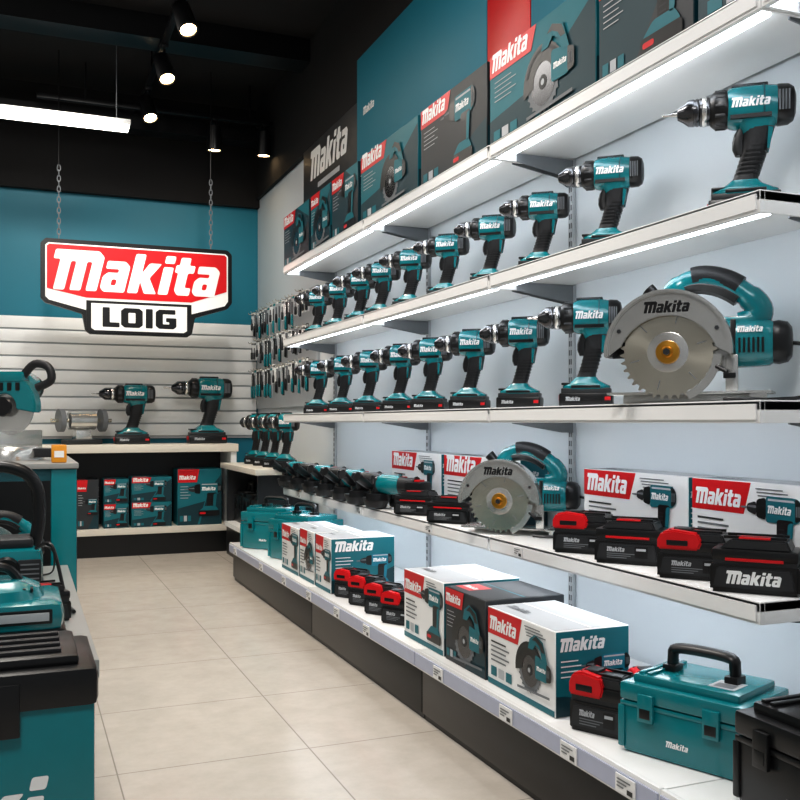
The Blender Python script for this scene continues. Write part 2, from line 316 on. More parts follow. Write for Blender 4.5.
# ---------------- tools (local: X right, -Y toward viewer, Z up, chuck points -X)
def drill_parts(bit=True):
    zc=.226
    b=B()
    b.add(lathe((0,0,zc),'x',[(.072,.0405),(.05,.0435),(.0,.0440),(-.014,.0425),(-.022,.040),(-.028,.036)],28,(.88,1.0),2.2),'teal')
    b.add(column([(.165,.034,0,.027,.022),(.178,.034,0,.032,.026),(.195,.032,0,.044,.032),(.215,.03,0,.05,.034)]),'teal')
    fr=(Vector((-.02,-.0388,zc-.014)),EX,EZ,-EY); place2d(b,LOGO,'white',*fr,.002,.006,.076,0)
    fr2=(Vector((.062,.0388,zc-.014)),-EX,EZ,EY); place2d(b,LOGO,'white',*fr2,.0,.006,.076,0)
    b.add(rbox(-.018,.055,-.010,.010,zc+.040,zc+.0485,.003),'black')
    b.add(lathe((0,0,zc),'x',[(.0445,.0437),(.045,.0446),(.047,.0446),(.0475,.0437)],28,(.88,1.0),2.2),'teal_dark')
    for sy in (-1,1): b.add(loftr([[Vector((x,sy*yy,z)) for x,z in ((-.02,zc-.030),(.06,zc-.030),(.06,zc-.022),(-.02,zc-.022))] for yy in (.028,.0365)]),'black')
    rc=B().add(lathe((0,0,zc),'x',[(.070,.0395),(.074,.042),(.094,.0405),(.104,.034),(.108,.022),(.109,.005)],28,(.88,1.0),2.2),'black')
    for k in range(4):
        for sy in (-1,1): rc.add(rbox(.074+.006*k,.077+.006*k,sy*.0370-.002,sy*.0370+.002,zc-.02,zc+.02),'grey')
    gear=B().add(lathe((0,0,zc),'x',[(-.022,.036),(-.028,.040),(-.050,.039),(-.056,.034),(-.060,.030)],28,(.92,1)),'black')
    for k in range(12):
        a=math.radians(30*k); gear.add(rbox(-.05,-.03,.035*math.cos(a)-.003,.035*math.cos(a)+.003,zc+.038*math.sin(a)-.003,zc+.038*math.sin(a)+.003,.001),'dark')
    ch=B().add(lathe((0,0,zc),'x',[(-.058,.026),(-.062,.029),(-.068,.029),(-.070,.0265),(-.073,.0265),(-.075,.029),(-.080,.029),(-.082,.027),(-.084,.0285),(-.088,.0285),(-.089,.0272),(-.092,.0272),(-.093,.0282),(-.104,.027),(-.116,.018),(-.126,.012),(-.128,.006)],24),'chrome_dark')
    ch.add(lathe((0,0,zc),'x',[(-.067,.0292),(-.069,.0302),(-.074,.0302),(-.076,.0292)],24),'silver')
    gr=B().add(column([(.066,.006,0,.030,.023),(.080,.011,0,.025,.0215),(.105,.019,0,.0235,.0205),(.13,.026,0,.0245,.021),(.152,.032,0,.028,.023),(.180,.037,0,.031,.0265)]),'rubber')
    for k in range(7):
        z0=.086+.009*k; cx=.0125+.0029*k; gr.add(column([(z0,cx+.001,0,.0255,.0220),(z0+.004,cx+.002,0,.0258,.0224)]),'black')
    sd=B()
    for sy in (-1,1): sd.add(loftr([[Vector((x,sy*y,z)) for x,z,y in ((.052,.135,.015+q),(.057,.135,.012+q),(.064,.176,.018+q),(.054,.178,.022+q))] for q in (0,.005)]),'teal')
    ft=B().add(column([(.044,.010,0,.066,.038),(.052,.010,0,.066,.038),(.059,.010,0,.050,.034),(.066,.008,0,.037,.028),(.074,.009,0,.029,.024)],4),'teal')
    ft.add(rbox(-.058,-.03,-.03,.03,.054,.060,.002),'black').add(rbox(-.03,.05,-.0395,-.037,.046,.053,.001),'black')
    bt=B().add(rbox(-.064,.084,-.040,.040,0,.034,.006),'black').add(rbox(-.058,.078,-.037,.037,.032,.046,.003),'dark')
    bt.add(rbox(-.0665,-.062,-.016,.016,.014,.030,.001),'red').add(rbox(.062,.078,-.0415,-.038,.015,.024,.001),'red')
    bt.add(rbox(-.06,.08,-.0408,-.0395,.004,.008),'dark')
    place2d(bt,LOGO,'lightgrey',Vector((0,-.040,0)),EX,EZ,-EY,-.045,.014,.04,0)
    tr=B().add(loftr([ring((-.002+dx,0,zz),EX,EY,.012,.011,2.6,10) for zz,dx in ((.128,.004),(.142,-.002),(.157,-.002),(.172,.002),(.182,.008))]),'black')
    ps=[('housing',b.mesh('housing'),'glossy teal motor housing'),('rear_cap',rc.mesh('rear_cap'),'black vented rear cap'),('gear_case',gear.mesh('gear_case'),'black gear case'),('chuck',ch.mesh('chuck'),'dark metal chuck'),('grip',gr.mesh('grip'),'black ribbed rubber grip',[('grip_inlay',sd.mesh('grip_inlay'),'teal side inlay')]),('battery_mount',ft.mesh('battery_mount')),('battery',bt.mesh('battery'),'black battery with small red latch'),('trigger',tr.mesh('trigger'))]
    if bit:
        bi=B().add(lathe((0,0,zc),'x',[(-.12,.004),(-.138,.004),(-.14,.0025),(-.156,.0025),(-.158,.001)],8),'silver'); ps.append(('drill_bit',bi.mesh('drill_bit'),'steel bit'))
    return ps
DR=drill_parts(); DRN=DR[:-1]
R38=math.radians(-38)
for i,px in enumerate((740,604,537,487,443,407,378,357,335,315)):
    X=1.545; s=(1.10,1.02,.96,.95,.96,.98,.98,.98,.98,.98)[i]
    inst('cordless_drill',DR if i in(0,4) else DRN,(X,Yp(px,X),tops[2]+.0005),R38+random.uniform(-.07,.07),(s,s,s*1.02),'teal and black cordless drill standing on the upper shelf','drill','cordless drills on the upper shelf')
for i,px in enumerate((583,517,467,427,397,366,340,316)):
    X=1.545; s=(1.05,1.0,.98,.98,.98,.98,.98,.98)[i]
    inst('cordless_drill',DR if i==0 else DRN,(X,Yp(px,X),tops[3]+.0005),R38+random.uniform(-.07,.07),(s,s,s*1.12),'teal and black cordless drill standing on the middle shelf','drill','cordless drills on the middle shelf')
# circular saw
def saw_parts():
    bl=[]; nt_=36
    for i in range(nt_):
        a=360*i/nt_; bl+= [arc(0,.13,.111,a,a,1)[0],arc(0,.13,.123,a+2,a+2,1)[0],arc(0,.13,.121,a+4,a+4,1)[0],arc(0,.13,.112,a+6,a+6,1)[0]]
    blade=B().add(prism(bl,-.050,-.048),'steel').add(lathe((0,0,.13),'y',[(-.0506,.050),(-.0500,.052)],32),'silver')
    for k in range(6):
        a=60*k+15; c,s_=math.cos(math.radians(a)),math.sin(math.radians(a)); q=[(.075*c-.0015*s_,.13+.075*s_+.0015*c),(.100*c-.001*s_,.13+.100*s_+.001*c),(.100*c+.001*s_,.13+.100*s_-.001*c),(.075*c+.0015*s_,.13+.075*s_-.0015*c)]
        blade.add(prism(q,-.0506,-.0500),'grey')
    hub=B().add(lathe((0,0,.13),'y',[(-.066,.006),(-.066,.012),(-.060,.015),(-.058,.029),(-.0512,.031)],20),'brass').add(lathe((0,0,.13),'y',[(-.074,.0),(-.074,.009),(-.064,.009)],6),'dark')
    g=B()
    go=arc(0,.13,.158,-4,184,28); gi_=arc(.0,.095,.128,156,20,24)
    g.add(prism(go+gi_,-.064,-.057,.002),'silver')
    g.add(prism(arc(0,.13,.161,-4,184,28)+arc(0,.13,.150,184,-4,28),-.072,-.008,.003),'silver')
    g.add(prism(arc(0,.13,.152,-4,184,28),-.012,-.006),'chrome_dark')
    place2d(g,LOGO,'black',Vector((0,-.064,.13)),EX,EZ,-EY,-.058,.101,.115,0)
    for a in (25,155): c=arc(0,.13,.135,a,a,1)[0]; g.add(lathe((c[0],0,c[1]),'y',[(-.068,.005),(-.066,.006),(-.060,.006)],8),'dark')
    lg=B().add(prism(arc(0,.13,.134,-66,-4,14)+arc(0,.13,.114,-4,-66,14),-.062,-.054,.001),'silver').add(tube([(.122,-.06,.09),(.148,-.078,.075)],.006),'black')
    pl=B().add(rbox(-.16,.25,-.040,-.012,.022,.028,.001),'silver').add(rbox(-.16,.25,.0,.085,.022,.028,.001),'silver').add(rbox(-.14,.22,.07,.085,.0,.028,.002),'silver').add(rbox(.19,.25,-.075,.085,.022,.028),'silver').add(rbox(.20,.24,-.07,-.06,.0,.024),'silver')
    pl.add(rbox(.14,.17,-.038,-.030,.028,.12,.002),'silver').add(rbox(.135,.165,-.045,-.036,.06,.075,.002),'black')
    mo=B()
    mo.add(lathe((0,.025,.152),'x',[(.04,.05),(.06,.060),(.12,.064),(.2,.062),(.24,.059),(.25,.053)],22,(.85,1.0),2.8),'teal')
    for k in range(6): mo.add(rbox(.17+.011*k,.175+.011*k,-.0310,-.022,.125,.162),'black')
    mo.add(prism([(.02,.11),(.13,.10),(.15,.2),(.10,.235),(.02,.235)],-.016,.05,.01),'teal')
    mo.add(prism([(.09,.08),(.15,.08),(.15,.15),(.10,.17)],-.030,-.012,.003),'silver').add(rbox(.15,.163,-.0295,.07,.095,.21,.003),'black')
    place2d(mo,LOGO,'white',Vector((0,-.0290,0)),EX,EZ,-EY,.168,.176,.06,1)
    ec=B().add(lathe((0,.025,.152),'x',[(.25,.054),(.262,.056),(.282,.051),(.292,.038),(.294,.02)],22,(.85,1),2.8),'black')
    hp=spline([(-.002,.02,.262),(.004,.02,.288),(.035,.02,.314),(.08,.02,.322),(.135,.02,.308),(.185,.02,.275),(.215,.02,.240),(.208,.02,.212),(.17,.02,.200)],5)
    hd=B().add(tube(hp,[.029 if 8<i<26 else .033 for i in range(len(hp))],12,flat=.9),'teal')
    hd.add(tube([(-.002,.015,.275),(-.002,.01,.22)],.029,12),'teal').add(rbox(.09,.21,-.012,.045,.188,.220,.01),'teal')
    gp=B().add(tube([p+Vector((.001,0,.006)) for p in hp[12:24]],.030,12,flat=.92),'rubber').add(tube([p-Vector((.010,0,.016)) for p in hp[11:25]],.022,8,flat=1.1),'black')
    fh=B().add(tube([(-.02,.02,.255),(-.045,.03,.285),(-.065,.03,.305)],[.014,.017,.020],10),'black')
    cb=B().add(tube(spline([(.29,.03,.15),(.325,.02,.14),(.345,.01,.10),(.33,-.03,.02),(.27,-.06,.006),(.20,-.085,.006),(.14,-.08,.006)],6),.005,8),'black')
    return [('blade',blade.mesh('blade'),'round toothed steel blade',[('blade_hub',hub.mesh('blade_hub'),'brass blade hub')]),('upper_guard',g.mesh('upper_guard'),'silver metal blade guard with black lettering'),('lower_guard',lg.mesh('lower_guard')),('base_plate',pl.mesh('base_plate')),('motor_housing',mo.mesh('motor_housing'),'teal motor housing',[('end_cap',ec.mesh('end_cap'),'black end cap')]),('handle',hd.mesh('handle'),'teal handle',[('grip',gp.mesh('grip'),'black rubber grip')]),('front_knob',fh.mesh('front_knob'),'black front knob'),('power_cord',cb.mesh('power_cord'))]
SAW=saw_parts()
X=1.455
inst('circular_saw',SAW,(X,Yp(671,X),tops[3]+.001),math.radians(-48),.92,'large teal circular saw with silver guard on the middle shelf','circular saw','circular saws')
inst('circular_saw',SAW,(1.46,Yp(503,1.46),tops[4]+.001),math.radians(-45),.84,'teal circular saw with silver guard beside battery packs','circular saw','circular saws')
# battery pack
def battery_parts(red=True,big=False):
    b=B().add(prism([(-.085,0),(.085,0),(.085,.05),(.080,.062),(-.080,.062),(-.085,.05)],-.050,.050,.006),'black')
    b.add(rbox(-.083,.083,-.049,.049,.064,.088,.008),'black').add(rbox(-.079,.079,-.046,.046,.05,.07),'dark')
    b.add(prism([(-.078,.010),(.078,.010),(.07,.052),(-.07,.052)],-.055,-.048,.003),'dark')
    for sx in (-1,1):
        for k in range(4): b.add(rbox(sx*.084-.003,sx*.084+.003,-.03+.018*k,-.022+.018*k,.008,.05,.001),'dark')
    if big: place2d(b,LOGO,'white',Vector((0,-.0553,0)),EX,EZ,-EY,-.052,.019,.104,0)
    else:
        place2d(b,LOGO,'lightgrey',Vector((0,-.0553,0)),EX,EZ,-EY,-.050,.032,.045,0)
        for k in range(3): poly(b,rect(-.05,.016+.005*k,.0+.01*k,.018+.005*k),'grey',Vector((0,-.0553,0)),EX,EZ,-EY,0)
        poly(b,rect(.02,.018,.052,.046),'black',Vector((0,-.0553,0)),EX,EZ,-EY,0); poly(b,rect(.024,.036,.048,.042),'lightgrey',Vector((0,-.0553,0)),EX,EZ,-EY,1)
    poly(b,rect(-.03,.02,.03,.045),'dark',Vector((-.087,0,0)),-EY,EZ,-EX,0)
    t=B().add(prism([(-.07,.085),(.07,.085),(.06,.108),(-.045,.108)],-.042,.046,.004),'dark').add(rbox(-.06,.06,-.032,-.026,.107,.113,.001),'black').add(rbox(-.06,.06,.024,.030,.107,.113,.001),'black')
    t.add(rbox(-.04,.05,-.016,.016,.107,.110,.001),'black')
    ps=[('case',b.mesh('case')),('terminal_rail',t.mesh('terminal_rail'))]
    if red:
        r=B().add(prism([(-.084,.068),(.01,.068),(.018,.088),(.008,.108),(-.045,.114),(-.074,.108),(-.084,.09)],-.0535,.034,.004),'red').add(rbox(-.062,-.014,-.0555,-.052,.078,.090,.002),'black').add(rbox(-.05,-.01,-.03,.015,.111,.116,.001),'dark'); ps.append(('latch',r.mesh('latch'),'bright red release latch'))
    else:
        r=B().add(rbox(-.055,.055,-.0505,-.044,.064,.070,.001),'red').add(rbox(-.03,.03,-.04,-.01,.108,.112,.001),'red'); ps.append(('latch',r.mesh('latch'),'thin red latch'))
    return ps
BR=battery_parts(); BK=battery_parts(False); BG=battery_parts(False,True)
R50=math.radians(-50)
for px,p,s in ((587,BR,1.0),(632,BK,1.02),(698,BR,1.0),(757,BG,1.06)):
    X=1.475; inst('battery_pack',p,(X,Yp(px,X),tops[4]+.0005),R50,s,'black tool battery pack'+(' with bright red latch' if p is BR else ' with white lettering')+' on the shelf','battery','battery packs on the lower shelf')
for px in (418,453): 
    X=1.455; inst('battery_pack',BK,(X,Yp(px,X),tops[4]+.0005),R50,(1.0,1.0,.85),'black battery charger pack beside small cartons','battery','battery packs on the lower shelf')
for px in (354,369,386,404):
    X=1.24; inst('battery_pack',BR,(X,Yp(px,X),ZB+.0005),math.radians(-58),(.84,.84,1.0),'black battery pack with red latch on the base shelf','battery','battery packs on the base shelf')
inst('battery_pack',BR,(1.235,1.775,ZB+.0005),math.radians(-62),(.85,.9,1.2),'black battery pack with red latch beside the teal tool case','battery','battery packs on the base shelf')
inst('battery_pack',BR,(1.40,1.82,ZB+.0005),math.radians(-20),(.75,.75,1.0),'black battery pack with red latch behind another battery','battery','battery packs on the base shelf')
# cartons
def carton(w,d,h,style,tool='drill',big=False):
    bg={'white':'print_white','teal':'teal_print','deep':'teal_deep','dark':'panel_grey'}[style]
    b=B().add(rbox(-w/2,w/2,-d/2,d/2,0,h,.0015,1),bg)
    fr=(Vector((-w/2,-d/2,0)),EX,EZ,-EY); e=.002
    if style=='white':
        poly(b,rect(e,e,w-e,h*.08),'teal_print',*fr,0)
        poly(b,[(e,h*.66),(w*.48,h*.66),(w*.54,h-e),(e,h-e)],'red',*fr,0)
        place2d(b,LOGO,'white',*fr,w*.04,h*.72,w*.42,1)
        for k in range(5): poly(b,rect(w*.06,h*(.56-.06*k),w*(.30+.05*(k%2)),h*(.58-.06*k)),'grey' if k else 'dark',*fr,1)
        for k in range(3): poly(b,rect(w*(.06+.12*k),h*.13,w*(.15+.12*k),h*.25),'lightgrey' if k%2 else 'teal_print',*fr,1)
        for k in range(4): poly(b,rect(w*(.58+.01*k),h*(.93-.035*k),w*(.80+.04*(k%3)),h*(.942-.035*k)),'grey',*fr,1)
        s=min(w*.62,h*.74)
        (art_drill if tool=='drill' else art_saw)(b,fr,w*.73,h*.50,s)
    else:
        if style=='teal': poly(b,[(e,e),(w*.45,e),(w*.62,h*.42),(e,h*.30)],'teal_deep',*fr,0); poly(b,[(w*.5,e),(w-e,e),(w-e,h*.9),(w*.7,h*.6)],'teal_deep',*fr,0)
        if style=='deep': poly(b,[(w*.4,e),(w-e,e),(w-e,h*.6),(w*.7,h*.5)],'panel_grey',*fr,0); poly(b,[(w*.55,h-e),(w-e,h-e),(w-e,h*.7)],'teal_print',*fr,0)
        if style=='dark': poly(b,[(w*.5,e),(w-e,e),(w-e,h*.4),(w*.8,h*.3)],'teal_deep',*fr,0)
        poly(b,[(e,h*.76),(w*.44,h*.76),(w*.49,h-e),(e,h-e)],'red',*fr,1)
        place2d(b,LOGO,'white',*fr,w*.03,h*.81,w*.38,2)
        for k in range(5): poly(b,rect(w*.06,h*(.68-.05*k),w*(.24+.05*(k%2)),h*(.69-.05*k)),'lightgrey',*fr,2)
        for k in range(3): poly(b,rect(w*(.05+.09*k),h*.07,w*(.12+.09*k),h*.17),'lightgrey' if k%2 else 'teal_print',*fr,2)
        s=min(w*.76,h*.82)
        (art_drill if tool=='drill' else art_saw)(b,fr,w*.62,h*.45,s,3)
    fr=(Vector((w/2,-d/2,0)),EY,EZ,EX)
    if style=='white': poly(b,rect(e,e,d-e,h-e),'teal_print',*fr,0); poly(b,[(e,e),(d-e,e),(d-e,h*.45),(d*.5,h*.2),(e,h*.25)],'teal_deep',*fr,1)
    else: poly(b,[(e,e),(d-e,e),(d-e,h*.5),(e,h*.3)],'teal_deep',*fr,0)
    place2d(b,LOGO,'white',*fr,d*.06,h*.76,min(d*.6,h*.8),2)
    art_drill(b,fr,d*.70,h*.38,min(d*.6,h*.62),3,'teal_wall')
    for k in range(4): poly(b,rect(d*.07,h*(.64-.06*k),d*(.30+.04*(k%2)),h*(.655-.06*k)),'print_white',*fr,2)
    fr=(Vector((-w/2,-d/2,h)),EX,EY,EZ)
    poly(b,rect(w*.02,d*.02,w*.98,d*.98),'lightgrey' if style=='white' else bg,*fr,0)
    poly(b,rect(w*.02,d*.485,w*.98,d*.515),'print_white' if style=='white' else 'teal_print',*fr,1)
    if style!='white': poly(b,rect(w*.06,d*.1,w*.42,d*.4),'red',*fr,1)
    place2d(b,LOGO,'white' if style!='white' else 'grey',*fr,w*.09,d*.18,w*.3,2)
    return b.mesh('carton')
R90=math.radians(-90)
CL={'white':'white and teal tool carton','teal':'teal printed tool carton','deep':'dark teal tool carton','dark':'dark grey tool carton'}
def put_carton(x0,y0,y1,z,d,h,style,tool,where,group):
    single('carton',carton(y1-y0,d,h,style,tool),(x0+d/2,(y0+y1)/2,z+.0005),R90,CL[style]+' '+where,'carton',group)
tp=[(284,309,'deep','saw'),(311,330,'teal','saw'),(332,358,'deep','drill'),(361,418,'teal','saw'),(421,487,'dark','drill'),(490,596,'teal','saw'),(599,694,'deep','drill'),(698,980,'teal','saw')]
for a,c,st,tl in tp:
    X0=1.42; put_carton(X0,Yp(c,X0),Yp(a,X0),tops[1],.2,.30,st,tl,'with red logo on the top shelf','cartons on the top shelf')
for a,c,st in ((392,441,'white'),(444,520,'white'),(584,688,'white'),(692,810,'white')):
    X0=1.574; put_carton(X0,Yp(c,X0),Yp(a,X0),tops[4],.11,.235 if a<500 else .225,st,'drill','behind the battery packs','cartons on the lower shelf')
X0=1.17
put_carton(X0,1.89,2.23,ZB,.21,.205,'white','saw','at the end of the row','cartons on the base shelf')
put_carton(X0,2.245,2.50,ZB,.25,.215,'dark','saw','between two white cartons','cartons on the base shelf')
put_carton(X0,2.515,2.82,ZB,.26,.22,'white','drill','beside the row of batteries','cartons on the base shelf')
put_carton(X0,3.60,3.81,ZB,.28,.225,'white','drill','beside the row of batteries','cartons on the base shelf')
put_carton(X0,3.83,4.05,ZB,.22,.225,'white','saw','in the carton row','cartons on the base shelf')
put_carton(X0,4.07,4.36,ZB,.22,.215,'white','drill','in the carton row','cartons on the base shelf')
# tool case
def case_parts(m='teal',w=.27,d=.2,h=.165):
    b=B().add(rbox(-w/2,w/2,-d/2,d/2,0,h*.66,.012),m).add(rbox(-w/2-.003,w/2+.003,-d/2-.003,d/2+.003,h*.6,h*.66,.003),m)
    for sx in (-1,1):
        b.add(rbox(sx*w*.5-.008,sx*w*.5+.008,-d/2-.004,-d/2+.012,.01,h*.6,.004),m)
        for sy in(-.3,0,.3): b.add(rbox(sx*(w/2-.001)-.004,sx*(w/2-.001)+.004,d*sy-.012,d*sy+.012,.02,h*.56,.003),m)
    lid=B().add(rbox(-w/2-.004,w/2+.004,-d/2-.004,d/2+.004,h*.67,h*.9,.008),m).add(rbox(-w*.44,w*.44,-d*.42,d*.42,h*.88,h,.008),m)
    lid.add(rbox(w*.15,w*.36,-d*.3,d*.0,h,h+.001),'lightgrey').add(rbox(w*.18,w*.33,-d*.26,-d*.12,h+.001,h+.0015),'grey')
    for x in (-.40,-.33): lid.add(rbox(w*x,w*(x+.04),-d*.38,d*.38,h*.99,h*1.03,.002),m)
    pts=spline([(-.07,0,h*.95),(-.07,0,h+.03),(-.062,0,h+.048),(0,0,h+.052),(.062,0,h+.048),(.07,0,h+.03),(.07,0,h*.95)],4)
    hd=B().add(tube(pts,.0115,10,flat=1.3),'black').add(rbox(-.085,-.055,-.02,.02,h-.003,h+.015,.004),'black').add(rbox(.055,.085,-.02,.02,h-.003,h+.015,.004),'black')
    la=[]; lm=m if m=='black' else 'teal'
    for x in (-.27,.27):
        la.append(('latch',B().add(rbox(w*x-.018,w*x+.018,-d/2-.013,-d/2-.003,h*.45,h*.8,.003),lm).add(rbox(w*x-.012,w*x+.012,-d/2-.0145,-d/2-.012,h*.5,h*.62,.001),'black').mesh('latch'),None))
    la.append(('latch',B().add(rbox(w/2+.003,w/2+.013,-.02,.02,h*.45,h*.8,.003),lm).mesh('latch'),None))
    place2d(b,LOGO,'white' if m!='black' else 'grey',Vector((0,-d/2-.001,0)),EX,EZ,-EY,-.03,h*.2,.05,0)
    return [('case_body',b.mesh('case_body')),('lid',lid.mesh('lid')),('handle',hd.mesh('handle'),'black carrying handle')]+la
TC=case_parts(); BC=case_parts('black',.3,.24,.19); TT=case_parts('teal',.30,.24,.245)
inst('tool_case',TC,(1.335,1.57,ZB+.0005),math.radians(-68),1.0,'teal plastic tool case with black carrying handle','tool case','teal tool cases')
inst('tool_case',BC,(1.345,1.20,ZB+.0005),R90,1.0,'black plastic tool case beside a teal tool case','tool case')
inst('tool_case',TT,(1.36,4.60,ZB+.0005),math.radians(-66),(1,1,.93),'tall teal tool case at the end of the base shelf','tool case','teal tool cases')
inst('tool_case',TT,(1.33,5.08,ZB+.0005),math.radians(-50),(1,1,.93),'tall teal tool case at the end of the base shelf','tool case','teal tool cases')
# angle grinders standing on their battery, two colourings
def grinder_parts(bc,tail):
    b=B().add(lathe((0,0,.085),'x',[(-.06,.030),(-.04,.035),(.02,.034),(.05,.030)],16),bc)
    b.add(lathe((0,0,.085),'x',[(.05,.029),(.08,.026),(.12,.028),(.135,.032)],16),tail)
    bt=B().add(rbox(.10,.18,-.045,.045,.0,.10,.012),'black').add(rbox(.12,.17,-.046,-.044,.03,.07),'dark').add(rbox(.12,.16,-.02,.02,.098,.106,.002),'red')
    h=B().add(lathe((-.08,0,.065),'z',[(-.02,.026),(.0,.032),(.03,.032),(.05,.022),(.053,.01)],16),'chrome_dark').add(rbox(-.09,-.05,-.028,.028,.055,.108,.01),'dark')
    d=B().add(lathe((-.08,0,.035),'z',[(-.0345,.03),(-.030,.045),(0,.058),(.004,.058)],28),'dark')
    g=B().add(loftr([[Vector((-.08+r*math.cos(t),r*math.sin(t),z)) for r,z in((.03,.055),(.062,.053),(.064,.030),(.060,.030),(.059,.050),(.03,.052))] for t in [math.radians(-95+k*10) for k in range(20)]]),'black')
    s=B().add(tube([(-.08,-.03,.075),(-.08,-.06,.085),(-.08,-.13,.115)],[.009,.015,.017],10),'black')
    return [('body',b.mesh('body')),('battery',bt.mesh('battery'),'black battery'),('gear_head',h.mesh('gear_head'),'dark gear head'),('disc',d.mesh('disc'),'dark grinding disc'),('guard',g.mesh('guard')),('side_handle',s.mesh('side_handle'))]
GR=grinder_parts('teal','rubber'); GK=grinder_parts('black','teal')
for i,(px,k) in enumerate(((298,0),(310,1),(324,0),(339,1),(356,0),(373,1),(391,0))):
    X=1.43; inst('angle_grinder',(GR,GK)[k],(X,Yp(px,X),tops[4]+.0005),math.radians((-58,-50,-60,-52,-58,-50,-60)[i]),(1,.95,1.22),('teal battery angle grinder with black grip' if k==0 else 'black battery angle grinder with teal grip')+' on the lower shelf','angle grinder','angle grinders on the lower shelf')
# ---------------- sign
b=B(); BO=[(.03,0),(1.19,0),(1.22,-.03),(1.22,-.36),(1.19,-.40),(.97,-.47),(.95,-.58),(.92,-.60),(.30,-.60),(.27,-.58),(.25,-.47),(.03,-.41),(0,-.38),(0,-.03)]
b.add(prism(BO,0,.05,.004),'black')
def sp(pts,m,l): b.add(prism(pts,-.002*(l+1),.0),m)
sp([(.045,-.028),(1.175,-.028),(1.192,-.045),(1.192,-.350),(1.17,-.382),(.93,-.452),(.29,-.452),(.050,-.392),(.028,-.370),(.028,-.045)],'white',0)
sp([(.052,-.037),(1.168,-.037),(1.182,-.050),(1.182,-.285),(.945,-.368),(.275,-.368),(.038,-.318),(.038,-.050)],'red',1)
sp([(.275,-.385),(.945,-.385),(.945,-.575),(.92,-.592),(.30,-.592),(.275,-.575)],'black',2)
sp([(.305,-.402),(.915,-.402),(.915,-.562),(.895,-.576),(.325,-.576),(.305,-.562)],'white',3)
place2d(b,LOGO,'white',Vector((0,-.0037,0)),EX,EZ,-EY,.075,-.325,1.06,0,.95)
place2d(b,LOIG,'black',Vector((0,-.0076,0)),EX,EZ,-EY,.375,-.553,.47,0,.80)
def chain(x):
    c=B(); z=.0; k=0
    while z<.45:
        n=12; pts=[]
        for i in range(n):
            t=2*math.pi*i/n; u=.010*math.cos(t); v=.022*math.sin(t)
            pts.append((x+(u if k%2 else 0),.025+(0 if k%2 else u),z+.015+v))
        c.add(tube(pts,.003,6,closed=True),'grey'); z+=.034; k+=1
    c.add(tube([(x,.025,.46),(x,.025,ZC-2.09)],.004,6),'black')
    return c.mesh('chain')
inst('hanging_sign',[('sign_board',b.mesh('sign_board'),'red, white and black shaped board with white slanted lettering'),('chain',chain(.11),'steel chain'),('chain',chain(1.08),'steel chain')],(.12,6.30,2.09),0,1,'red, white and black shop sign hanging on two steel chains','sign')
# ---------------- ceiling lights
def spot(x,y,tilt=20,yaw=0,s=1.0):
    M=Matrix.Translation((x,y,0))
    c=B().add(tube([(0,0,0),(0,0,-.09)],.008,8),'black',M).add(rbox(-.02,.02,-.05,.05,-.02,0,.003),'black',M)
    R=M@Matrix.Translation((0,0,-.13))@Matrix.Rotation(math.radians(yaw),4,'Z')@Matrix.Rotation(math.radians(tilt),4,'X')
    c.add(loftr([ring((0,0,zz),EX,EY,r,r,2,20) for zz,r in ((.085,.03),(.08,.046),(-.08,.052),(-.085,.052),(-.085,.042),(-.06,.04))],True),'black',R)
    l=B().add(lathe((0,0,-.076),'z',[(0,.041),(-.004,.039),(-.007,.02)],18),'bulb',R)
    return ('spotlight_head',c.mesh('spotlight_head'),'black cylindrical spotlight',[('bulb',l.mesh('bulb'),'warm glowing lamp face')])
ZT=3.12
ps=[('track',B().add(rbox(-.018,.018,-3.6,2.1,0,.03,.003),'black').add(tube([(0,1.2,.03),(0,1.2,ZC-ZT)],.006,6),'black').add(tube([(0,-1.0,.03),(0,-1.0,ZC-ZT)],.006,6),'black').mesh('track'))]
for Y_,t in ((4.82,-28),(5.55,-28),(6.3,-28),(3.9,-20),(2.6,-20)): ps.append(spot(0,Y_-4.9,t,20))
inst('track_light',ps,(.78,4.9,ZT),0,1,'black ceiling track with warm cylindrical spotlights','track light')
ps=[('track',B().add(rbox(-1.2,.36,-.018,.018,0,.03,.003),'black').add(tube([(-.9,0,.03),(-.9,0,.27)],.006,6),'black').add(tube([(.2,0,.03),(.2,0,.27)],.006,6),'black').mesh('track'))]
for x in (-.05,.3): ps.append(spot(x,0,4,0,.8))
inst('track_light',ps,(1.3,6.45,3.02),0,1,'black ceiling track with spotlights near the teal wall','track light')
b=B().add(rbox(-1.3,.0,-.045,.045,.03,.06,.004),'white'); l=B().add(rbox(-1.29,-.01,-.04,.04,.0,.03,.004),'tube')
w=B()
for x in (-1.1,-.08): w.add(tube([(x,0,.06),(x,0,ZC-2.72)],.003,6),'grey')
inst('linear_pendant_light',[('housing',b.mesh('housing')),('diffuser',l.mesh('diffuser'),'glowing white diffuser'),('suspension_wire',w.mesh('suspension_wire'))],(.63,5.95,2.72),0,1,'slim white linear light hanging on thin wires','ceiling light')
